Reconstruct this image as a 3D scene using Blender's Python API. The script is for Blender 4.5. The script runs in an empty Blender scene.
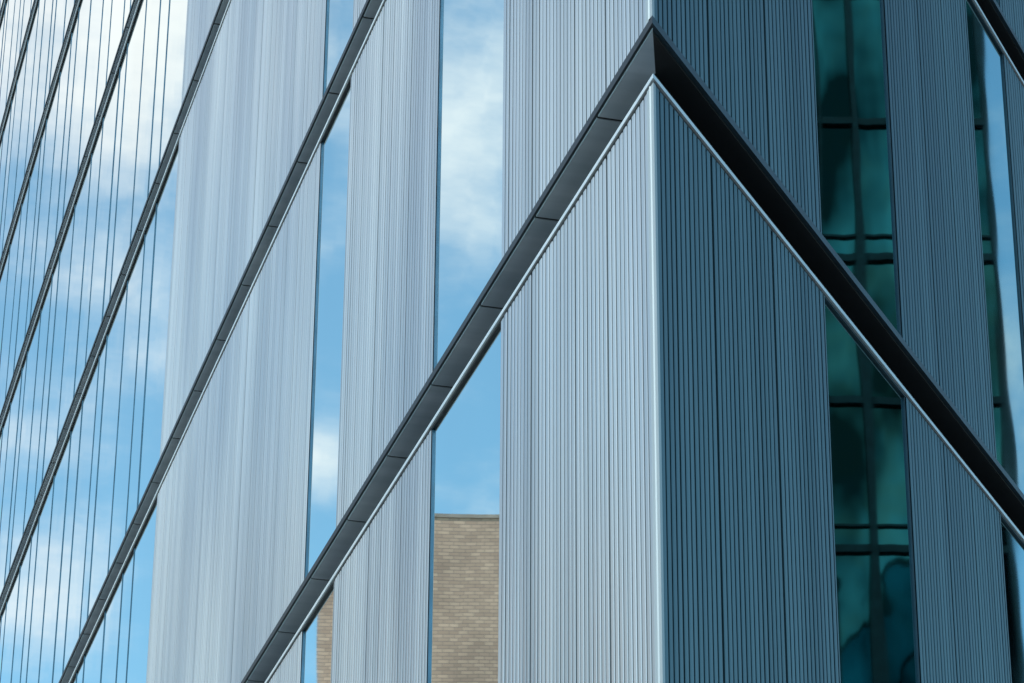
import bpy, bmesh, math, random
from mathutils import Vector, Matrix
random.seed(7)
R=math.radians
scene=bpy.context.scene
scene.view_settings.view_transform='Standard'
scene.view_settings.look='None'
scene.view_settings.exposure=0

# ------------------------------------------------------------ site layout
CORNER=Vector((0.69,13.0,0))
AZL,AZR=-15.6,24.5
COT=1/math.tan(R((AZR-AZL)/2))
Z0=9.205; FH=4.03
NFL=9
GAP=.295          # height of the recessed channel between storeys
DEP=.125          # its depth
LEVELS=[Z0+FH*k for k in range(-1,NFL)]
TOP=Z0+FH*NFL
LENL,LENR=62.0,42.0
def frame(origin,az):
    x=Vector((math.sin(R(az)),math.cos(R(az)),0)); z=Vector((0,0,1)); y=z.cross(x)
    m=Matrix((x,y,z)).transposed().to_4x4(); m.translation=origin
    return m
ML=frame(CORNER,AZL); MR=frame(CORNER,AZR)

# ------------------------------------------------------------ materials
def newmat(name):
    m=bpy.data.materials.new(name); m.use_nodes=True
    nt=m.node_tree; b=nt.nodes['Principled BSDF']
    return m,nt,b
def coords(nt,scale=(1,1,1)):
    tc=nt.nodes.new('ShaderNodeTexCoord'); mp=nt.nodes.new('ShaderNodeMapping')
    mp.inputs['Scale'].default_value=scale
    nt.links.new(tc.outputs['Object'],mp.inputs['Vector']); return mp.outputs[0]
def noise(nt,vec,scale=1,detail=3,rough=.5):
    n=nt.nodes.new('ShaderNodeTexNoise'); n.inputs['Scale'].default_value=scale
    n.inputs['Detail'].default_value=detail; n.inputs['Roughness'].default_value=rough
    nt.links.new(vec,n.inputs['Vector']); return n.outputs['Fac']
def ramp(nt,fac,stops):
    r=nt.nodes.new('ShaderNodeValToRGB'); nt.links.new(fac,r.inputs[0])
    e=r.color_ramp.elements
    while len(e)<len(stops): e.new(.5)
    for i,(p,c) in enumerate(stops):
        e[i].position=p; e[i].color=(*c,1)
    return r.outputs[0]
def mulcol(nt,a,b):
    m=nt.nodes.new('ShaderNodeMix'); m.data_type='RGBA'; m.blend_type='MULTIPLY'
    m.inputs[0].default_value=1
    nt.links.new(a,m.inputs[6]); nt.links.new(b,m.inputs[7]); return m.outputs[2]

def metal_mat(name,lo,hi,rough=.38,metallic=.75,blot=(.66,.70,.76)):
    m,nt,b=newmat(name)
    v=coords(nt,(5,0.0,.03)); f=noise(nt,v,1,3,.6)
    c=ramp(nt,f,[(.3,lo),(.7,hi)])
    v2=coords(nt,(.55,0,.13)); f2=noise(nt,v2,1,3,.5)
    c2=ramp(nt,f2,[(.35,blot),(.62,(1,1,1))])
    nt.links.new(mulcol(nt,c,c2),b.inputs['Base Color'])
    b.inputs['Metallic'].default_value=metallic
    v3=coords(nt,(8,0,.1)); f3=noise(nt,v3,1,2)
    mr=nt.nodes.new('ShaderNodeMapRange'); mr.inputs['To Min'].default_value=rough-.06; mr.inputs['To Max'].default_value=rough+.10
    nt.links.new(f3,mr.inputs[0]); nt.links.new(mr.outputs[0],b.inputs['Roughness'])
    return m
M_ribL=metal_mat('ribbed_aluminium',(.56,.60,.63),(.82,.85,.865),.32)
M_ribR=metal_mat('ribbed_aluminium_shaded',(.085,.165,.20),(.135,.235,.275),.38,.75,(.74,.77,.81))  # same aluminium as the west face, colour darkened for the shaded east
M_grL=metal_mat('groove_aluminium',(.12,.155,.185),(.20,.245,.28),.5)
M_grR=metal_mat('groove_aluminium_shaded',(.02,.045,.06),(.045,.085,.105),.5)  # west groove metal again, with the east side's shade in its colour
M_trim=metal_mat('light_trim_aluminium',(.66,.74,.79),(.80,.86,.9),.35,.4,(.93,.95,.97))
M_bead=metal_mat('corner_bead_aluminium',(.42,.48,.52),(.52,.58,.62),.5,.3,(.85,.88,.9))
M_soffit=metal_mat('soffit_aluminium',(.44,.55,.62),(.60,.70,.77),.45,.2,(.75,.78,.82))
def plain(name,col,rough=.5,metal=0.,var=.25,sc=3,spec=.5):
    m,nt,b=newmat(name)
    f=noise(nt,coords(nt),sc,4)
    c=ramp(nt,f,[(.3,tuple(x*(1-var) for x in col)),(.7,tuple(x*(1+var) for x in col))])
    nt.links.new(c,b.inputs['Base Color']); b.inputs['Roughness'].default_value=rough; b.inputs['Metallic'].default_value=metal
    b.inputs['Specular IOR Level'].default_value=spec
    return m
M_dark=plain('gasket_and_recess_shade',(.004,.006,.008),.6)  # real gasket black; also puts shade into channel backs and east soffit
M_fascia=plain('dark_edge_metal',(.010,.016,.024),.45,.2)
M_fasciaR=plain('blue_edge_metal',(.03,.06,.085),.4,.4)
M_back=plain('backing_wall',(.012,.016,.02),.7)
M_frame=plain('window_frame_metal',(.05,.12,.19),.35,.4)
M_mull=plain('mullion_metal',(.035,.10,.16),.35,.4)
def glass_mat(name,col,wave,wscale,rough=.015,lo=.86,cs=(.4,.4,.22),ramp_pos=(.3,.7)):
    m,nt,b=newmat(name)
    b.inputs['Metallic'].default_value=1; b.inputs['Roughness'].default_value=rough
    f0=noise(nt,coords(nt,cs),1,3)
    c=ramp(nt,f0,[(ramp_pos[0],tuple(x*lo for x in col)),(ramp_pos[1],col)])
    nt.links.new(c,b.inputs['Base Color'])
    f=noise(nt,coords(nt,(1,1,.6)),wscale,1.5)
    bp=nt.nodes.new('ShaderNodeBump'); bp.inputs['Strength'].default_value=1; bp.inputs['Distance'].default_value=wave
    nt.links.new(f,bp.inputs['Height']); nt.links.new(bp.outputs[0],b.inputs['Normal'])
    return m
M_glass=glass_mat('coated_glass',(.74,.96,1.0),.0012,.9,.014,.90)
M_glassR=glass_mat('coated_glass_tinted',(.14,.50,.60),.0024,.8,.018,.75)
M_teal=glass_mat('teal_tower_glass',(.05,.19,.165),.06,.5,.04,.08,(.42,.42,.2),(.40,.66))  # strong colour noise stands in for reflections and blinds in the panes

# ------------------------------------------------------------ mesh builder
class MB:
    def __init__(s,name,mat,mw,sgn,parent): s.bm=bmesh.new(); s.name=name; s.mat=mat; s.mw=mw; s.s=sgn; s.p=parent
    def v(s,u,n,z): return s.bm.verts.new((u,s.s*n,z))
    def prism(s,u0,u1,sec,miter0=False):
        a=[s.v(u0 if not miter0 else -n*COT,n,z) for n,z in sec]
        b=[s.v(u1,n,z) for n,z in sec]
        k=len(sec)
        for i in range(k):
            s.bm.faces.new((a[i],a[(i+1)%k],b[(i+1)%k],b[i]))
        s.bm.faces.new(a); s.bm.faces.new(b)
    def box(s,u0,u1,n0,n1,z0,z1,miter0=False):
        s.prism(u0,u1,[(n0,z0),(n1,z0),(n1,z1),(n0,z1)],miter0)
    def quad(s,u0,u1,n,z0,z1,n2=None):
        if n2 is None: n2=n
        s.bm.faces.new((s.v(u0,n,z0),s.v(u1,n2,z0),s.v(u1,n2,z1),s.v(u0,n,z1)))
    def done(s):
        bmesh.ops.recalc_face_normals(s.bm,faces=s.bm.faces)
        me=bpy.data.meshes.new(s.name); s.bm.to_mesh(me); s.bm.free()
        o=bpy.data.objects.new(s.name,me); scene.collection.objects.link(o)
        o.data.materials.append(s.mat); o.matrix_world=s.mw
        if s.p: o.parent=s.p
        return o
def empty(name):
    e=bpy.data.objects.new(name,None); scene.collection.objects.link(e); return e

office=empty('office_building')

def ribs(u0,u1,pitch,gfrac):
    """returns ridge spans and groove spans [(ua,na,ub,nb)]"""
    rid=[];gro=[]; u=u0; k=0; nxt=random.randint(5,12)
    while u<u1-pitch*.9:
        w=pitch*(1-gfrac)*random.uniform(.97,1.03)
        h=.03+random.uniform(-.001,.001)
        g=pitch*gfrac*random.uniform(.9,1.1)
        k+=1
        if k==nxt: g*=1.8; k=0; nxt=random.randint(5,15)
        rid.append((u,h-.003,u+.008,h)); rid.append((u+.008,h,u+w-.008,h)); rid.append((u+w-.008,h,u+w,h-.003))
        gro.append((u+w,h-.003,u+w+.002,.0)); gro.append((u+w+.002,.0,u+w+g-.002,.0)); gro.append((u+w+g-.002,.0,u+w+g,h-.003))
        u+=w+g
    rid.append((u,.028,u1,.028))
    return rid,gro

def facade(side):
    if side=='L':
        mw,s,L=ML,1,LENL
        panels=[(.015,2.70,.068,.21),(4.30,7.0,.068,.19),(8.05,15.5,.075,.12)]
        wins=[(2.70,4.30),(7.0,8.05)]
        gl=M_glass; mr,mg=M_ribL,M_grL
    else:
        mw,s,L=MR,-1,LENR
        panels=[(-.052,2.48,.064,.24),(3.97,5.99,.064,.22),(6.98,9.4,.07,.2),(10.9,13.6,.08,.2)]
        wins=[(2.48,3.97),(5.99,6.98),(9.4,10.9)]
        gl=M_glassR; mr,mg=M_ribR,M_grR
    P='west_' if side=='L' else 'east_'
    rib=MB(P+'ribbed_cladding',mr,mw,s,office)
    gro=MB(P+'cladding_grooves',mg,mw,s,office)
    g=MB(P+'window_glass',gl,mw,s,office)
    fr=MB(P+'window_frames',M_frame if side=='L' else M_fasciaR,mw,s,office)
    ml=MB(P+'curtain_wall_mullions',M_mull,mw,s,office)
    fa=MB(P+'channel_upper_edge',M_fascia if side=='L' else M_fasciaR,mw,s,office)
    so=MB(P+'channel_soffit',M_soffit if side=='L' else M_dark,mw,s,office)  # near-black east soffit carries its shade in the colour
    sj=MB(P+'soffit_joint_gaskets',M_dark,mw,s,office)
    wl=MB(P+'storey_wall',M_back,mw,s,office)
    tr=MB(P+'channel_drip_trim',M_trim,mw,s,office)
    ct=MB(P+'corner_trim',M_bead,mw,s,office)
    profs=[ribs(*p) for p in panels]
    mull=[]; u=panels[-1][1]
    pat=[1.45,.75,1.2,1.5,.6,1.35,1.0,1.5]
    k=0
    while u<L-.5:
        u2=min(u+pat[k%8],L); mull.append((u,u2)); u=u2; k+=1
    zb=[0.0]+LEVELS+[TOP]
    for i in range(len(zb)-1):
        zc=zb[i]+(GAP if i else .3)     # ceiling of channel / plinth
        a=zc+.045; b=zb[i+1]-.04
        if b<=a: continue
        wl.box(0,L,-DEP-.004,-.012,zc,zb[i+1]-.01,True)
        for rd,gr in profs:
            for (ua,na,ub,nb) in rd: rib.quad(ua,ub,na,a,b,nb)
            for (ua,na,ub,nb) in gr: gro.quad(ua,ub,na,a,b,nb)
        for (u0,u1) in wins:
            g.quad(u0+.016,u1-.016,.012,a,b)
            for uu in (u0,u1-.016): fr.box(uu,uu+.016,-.008,.022,a,b)
        for (u0,u1) in mull:
            d=random.uniform(-.0012,.0012)
            g.quad(u0+.009,u1-.009,.012+d,a,b,.012-d)
            ml.box(u0-.009,u0+.009,-.008,.0195,a,b)
        fa.box(0,L,-.011,.036,zc,a-.001,True)
        if side=='L':
            u=.86-1.16; first=True
            while u<L:
                a0=u+.012; b0=min(u+1.16-.012,L)
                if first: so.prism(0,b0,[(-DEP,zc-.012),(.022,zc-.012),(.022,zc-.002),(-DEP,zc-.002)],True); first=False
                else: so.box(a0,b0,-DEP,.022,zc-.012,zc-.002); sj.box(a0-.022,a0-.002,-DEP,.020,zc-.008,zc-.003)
                u+=1.16
        else:
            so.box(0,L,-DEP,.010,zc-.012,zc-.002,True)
        tr.box(0,L,-.011,.040,zb[i+1]-.024,zb[i+1],True)
        fa.box(0,L,-.011,.026,b+.001,zb[i+1]-.025,True)
        e=.008 if side=='L' else -.062
        ct.prism(0,e,[(.0,a),(.034,a),(.034,b),(.0,b)],True)
    for m in (rib,gro,g,fr,ml,fa,so,wl,tr,ct): m.done()
    if side=='L': sj.done()
facade('L'); facade('R')

# structural core (solid wedge)
bm=bmesh.new()
def wp(mw,s,u,n): 
    v=mw@Vector((u,s*n,0)); return (v.x,v.y)
off=-DEP-.002
c0=wp(ML,1,-off*COT,off); l1=wp(ML,1,LENL-.02,off); r1=wp(MR,-1,LENR-.02,off)
base=[bm.verts.new((p[0],p[1],0)) for p in (c0,r1,l1)]
top=[bm.verts.new((p[0],p[1],TOP+.6)) for p in (c0,r1,l1)]
for i in range(3): bm.faces.new((base[i],base[(i+1)%3],top[(i+1)%3],top[i]))
bm.faces.new(top); bm.faces.new(base[::-1])
me=bpy.data.meshes.new('core_wall'); bm.to_mesh(me); bm.free()
o=bpy.data.objects.new('core_wall',me); scene.collection.objects.link(o); me.materials.append(M_dark); o.parent=office

# ------------------------------------------------------------ neighbours across the streets
def mirror_frame(px,py,az,yaw=0):
    """frame of a facade facing back over the street to the office wall of azimuth az"""
    d=Vector((math.sin(R(az)),math.cos(R(az)),0))
    def rf(v): return 2*v.dot(d)*d-v
    p=CORNER+rf(Vector((px,py,0))-CORNER)
    x=rf(Vector((math.cos(R(yaw)),math.sin(R(yaw)),0))).normalized(); z=Vector((0,0,1)); y=z.cross(x)
    m=Matrix((x,y,z)).transposed().to_4x4(); m.translation=p
    return m
def brick_mat():
    m,nt,b=newmat('tan_brick')
    tc=nt.nodes.new('ShaderNodeTexCoord'); sp=nt.nodes.new('ShaderNodeSeparateXYZ'); cb=nt.nodes.new('ShaderNodeCombineXYZ')
    ad=nt.nodes.new('ShaderNodeMath'); ad.operation='ADD'
    nt.links.new(tc.outputs['Object'],sp.inputs[0])
    nt.links.new(sp.outputs[0],ad.inputs[0]); nt.links.new(sp.outputs[1],ad.inputs[1])
    nt.links.new(ad.outputs[0],cb.inputs[0]); nt.links.new(sp.outputs[2],cb.inputs[1])
    br=nt.nodes.new('ShaderNodeTexBrick'); nt.links.new(cb.outputs[0],br.inputs['Vector'])
    br.inputs['Scale'].default_value=1; br.inputs['Brick Width'].default_value=.27; br.inputs['Row Height'].default_value=.10
    br.inputs['Mortar Size'].default_value=.012; br.inputs['Mortar Smooth'].default_value=.2; br.inputs['Bias'].default_value=0
    br.inputs['Color1'].default_value=(.68,.41,.30,1); br.inputs['Color2'].default_value=(.47,.275,.205,1); br.inputs['Mortar'].default_value=(.33,.21,.17,1)
    n=noise(nt,cb.outputs[0],.7,6,.6); c=ramp(nt,n,[(.3,(.74,.73,.72)),(.7,(1.05,1.03,1))])
    nt.links.new(mulcol(nt,br.outputs['Color'],c),b.inputs['Base Color']); b.inputs['Roughness'].default_value=.9
    return m
M_brick=brick_mat(); M_stone=plain('stone_coping',(.32,.23,.19),.8)
bb=empty('brick_building')
D=75.0
mwB=mirror_frame(0,D,AZL)
w=MB('walls',M_brick,mwB,1,bb)
HA=1.6+.409*D; HB=1.6+.386*D
w.box(-.045*D,14,-22,0,0,HA-.1); w.box(-.0665*D,-.045*D-.003,-22,-.3,0,HB-.1); w.done()
w=MB('coping',M_stone,mwB,1,bb)
w.box(-.045*D-.04,14.04,-22.04,.04,HA-.1,HA); w.box(-.0665*D-.04,-.045*D-.05,-22.04,-.26,HB-.1,HB); w.done()
wg=MB('windows',M_glass,mwB,1,bb); wf=MB('window_sills',M_stone,mwB,1,bb)
for k in range(5):
    for j in range(5):
        x=-1.6+j*3.0; z=2+k*4.2
        wg.box(x,x+1.3,.01,.03,z,z+2); wf.box(x-.1,x+1.4,.01,.12,z-.15,z-.003)
wg.done(); wf.done()
gt=empty('glass_tower')
D2=80.0
mwT=mirror_frame(5.5,D2,AZR,0)
HT=72
w=MB('glazing',M_teal,mwT,1,gt)
W=8.5
w.box(0,W,-18,0,0,HT); w.done()
w=MB('mullions',plain('tower_frame',(.004,.016,.018),.8,0,spec=.1),mwT,1,gt)
x=.8
i=0
while x<W-.2:
    wd=[.09,.46,.07,.30][i%4]
    w.box(x,min(x+wd,W),.003,.30,0,HT); x+=[1.2,1.5,1.1,1.3][i%4]; i+=1
yy=-17.5
while yy<0:
    w.box(W+.003,W+.2,yy,yy+.25,0,HT); yy+=2.9
z=1.0; k=0
while z<HT:
    w.box(0,W,.003,.17,z,z+.22); w.box(W+.003,W+.15,-18,0,z,z+.22)
    if k%2: w.box(0,W,.003,.12,z+.8,z+.87)
    z+=4.6; k+=1
w.done()
w=MB('roof_cap',M_fascia,mwT,1,gt); w.box(-.3,W+.3,-18.3,.3,HT+.01,HT+.8); w.done()

# ------------------------------------------------------------ ground
M_asph=plain('asphalt',(.05,.05,.052),.9,0,.2,8); M_pave=plain('paving',(.28,.27,.25),.85,0,.12,2)
M_soil=plain('city_ground',(.16,.16,.15),.9,0,.2,.5); M_paint=plain('road_paint',(.75,.75,.72),.7,0,.08,6)
I=Matrix.Identity(4)
g=MB('ground',M_soil,I,1,None)
g.bm.faces.new([g.bm.verts.new(p) for p in ((-1500,-1500,0),(1500,-1500,0),(1500,1500,0),(-1500,1500,0))]); g.done()
rd=empty('road'); sw=empty('sidewalk')
for mw,s,L,nm in ((ML,1,LENL,'w'),(MR,-1,LENR,'e')):
    a=MB('asphalt_'+nm,M_asph,mw,s,rd); a.box(0,L+60,3.2,10.2,-.05,.004,True); a.done()
    a=MB('lane_marking_'+nm,M_paint,mw,s,rd); u=-14
    while u<L+50: a.box(u,u+2.4,6.65,6.78,.005,.009); u+=6
    a.done()
    a=MB('paving_'+nm,M_pave,mw,s,sw); a.box(0,L+60,.06,3.05,-.05,.13,True); a.done()
    a=MB('kerb_'+nm,M_stone,mw,s,sw); a.box(0,L+60,3.053,3.2,-.05,.14,True); a.done()

# ------------------------------------------------------------ light
SAZ,SEL=-152,46
sd=Vector((math.sin(R(SAZ))*math.cos(R(SEL)),math.cos(R(SAZ))*math.cos(R(SEL)),math.sin(R(SEL))))
sl=bpy.data.lights.new('sun','SUN'); sl.energy=3.3; sl.angle=R(.5); sl.color=(1,.95,.88)
so=bpy.data.objects.new('sun',sl); scene.collection.objects.link(so)
so.rotation_euler=sd.to_track_quat('Z','Y').to_euler(); so.location=sd*100
wd=bpy.data.worlds.new('World'); scene.world=wd; wd.use_nodes=True
nt=wd.node_tree; bg=nt.nodes['Background']; bg.inputs['Strength'].default_value=.15
sky=nt.nodes.new('ShaderNodeTexSky'); sky.sky_type='NISHITA'; sky.sun_disc=False
sky.sun_elevation=R(SEL); sky.sun_rotation=R(SAZ%360); sky.air_density=1; sky.dust_density=.8; sky.ozone_density=1.2
tc=nt.nodes.new('ShaderNodeTexCoord')
mp=nt.nodes.new('ShaderNodeMapping'); mp.inputs['Scale'].default_value=(1,1,1.6); mp.inputs['Location'].default_value=(.3,.1,0)
nt.links.new(tc.outputs['Generated'],mp.inputs[0])
def M(op,a,b=None,c=None):
    n=nt.nodes.new('ShaderNodeMath'); n.operation=op
    for i,x in enumerate((a,b,c)):
        if x is None: continue
        if isinstance(x,(int,float)): n.inputs[i].default_value=x
        else: nt.links.new(x,n.inputs[i])
    return n.outputs[0]
n1=noise(nt,mp.outputs[0],9,8,.6)
n2=noise(nt,mp.outputs[0],26,7,.6)
banks=[(-30.2,28.2,2.6,.14),(-22.5,31.2,2.4,.30),(-19.5,30.6,2.0,.27),(-22.0,20.4,1.5,.24),(-27.3,23.2,.8,.20),(-23.5,26,1.4,.14),(-60,30,14,.2),(-100,40,16,.25),(-123,24,5,.2),(-75,22,12,.2)]
acc=None
for az,el,r,wt in banks:
    d=(math.sin(R(az))*math.cos(R(el)),math.cos(R(az))*math.cos(R(el)),math.sin(R(el)))
    dn=nt.nodes.new('ShaderNodeVectorMath'); dn.operation='DISTANCE'
    nt.links.new(tc.outputs['Generated'],dn.inputs[0]); dn.inputs[1].default_value=d
    mr=nt.nodes.new('ShaderNodeMapRange'); mr.interpolation_type='SMOOTHSTEP'
    nt.links.new(dn.outputs['Value'],mr.inputs[0]); mr.inputs['From Min'].default_value=0; mr.inputs['From Max'].default_value=R(r)*1.6
    mr.inputs['To Min'].default_value=wt; mr.inputs['To Max'].default_value=0
    acc=mr.outputs[0] if acc is None else M('MAXIMUM',acc,mr.outputs[0])
dens=M('ADD',M('ADD',M('MULTIPLY',n1,.6),M('MULTIPLY',n2,.4)),acc)
mr=nt.nodes.new('ShaderNodeMapRange'); mr.interpolation_type='SMOOTHSTEP'
nt.links.new(dens,mr.inputs[0]); mr.inputs['From Min'].default_value=.46; mr.inputs['From Max'].default_value=.88
mr.inputs['To Min'].default_value=.06; mr.inputs['To Max'].default_value=1
tint=nt.nodes.new('ShaderNodeMix'); tint.data_type='RGBA'; tint.blend_type='MULTIPLY'; tint.inputs[0].default_value=1
nt.links.new(sky.outputs[0],tint.inputs[6]); tint.inputs[7].default_value=(1.0,1.54,1.45,1)
mx=nt.nodes.new('ShaderNodeMix'); mx.data_type='RGBA'
nt.links.new(mr.outputs[0],mx.inputs[0]); nt.links.new(tint.outputs[2],mx.inputs[6])
mx.inputs[7].default_value=(7.2,7.0,6.8,1)
nt.links.new(mx.outputs[2],bg.inputs['Color'])

# ------------------------------------------------------------ camera
cd=bpy.data.cameras.new('camera'); cam=bpy.data.objects.new('camera',cd); scene.collection.objects.link(cam)
cd.sensor_width=36; cd.lens=36*3046/1024; cd.clip_end=5000
cam.matrix_world=Matrix.Translation((0,0,1.6))@Matrix.Rotation(R(90+25.5),4,'X')@Matrix.Rotation(R(.4),4,'Z')
scene.camera=cam
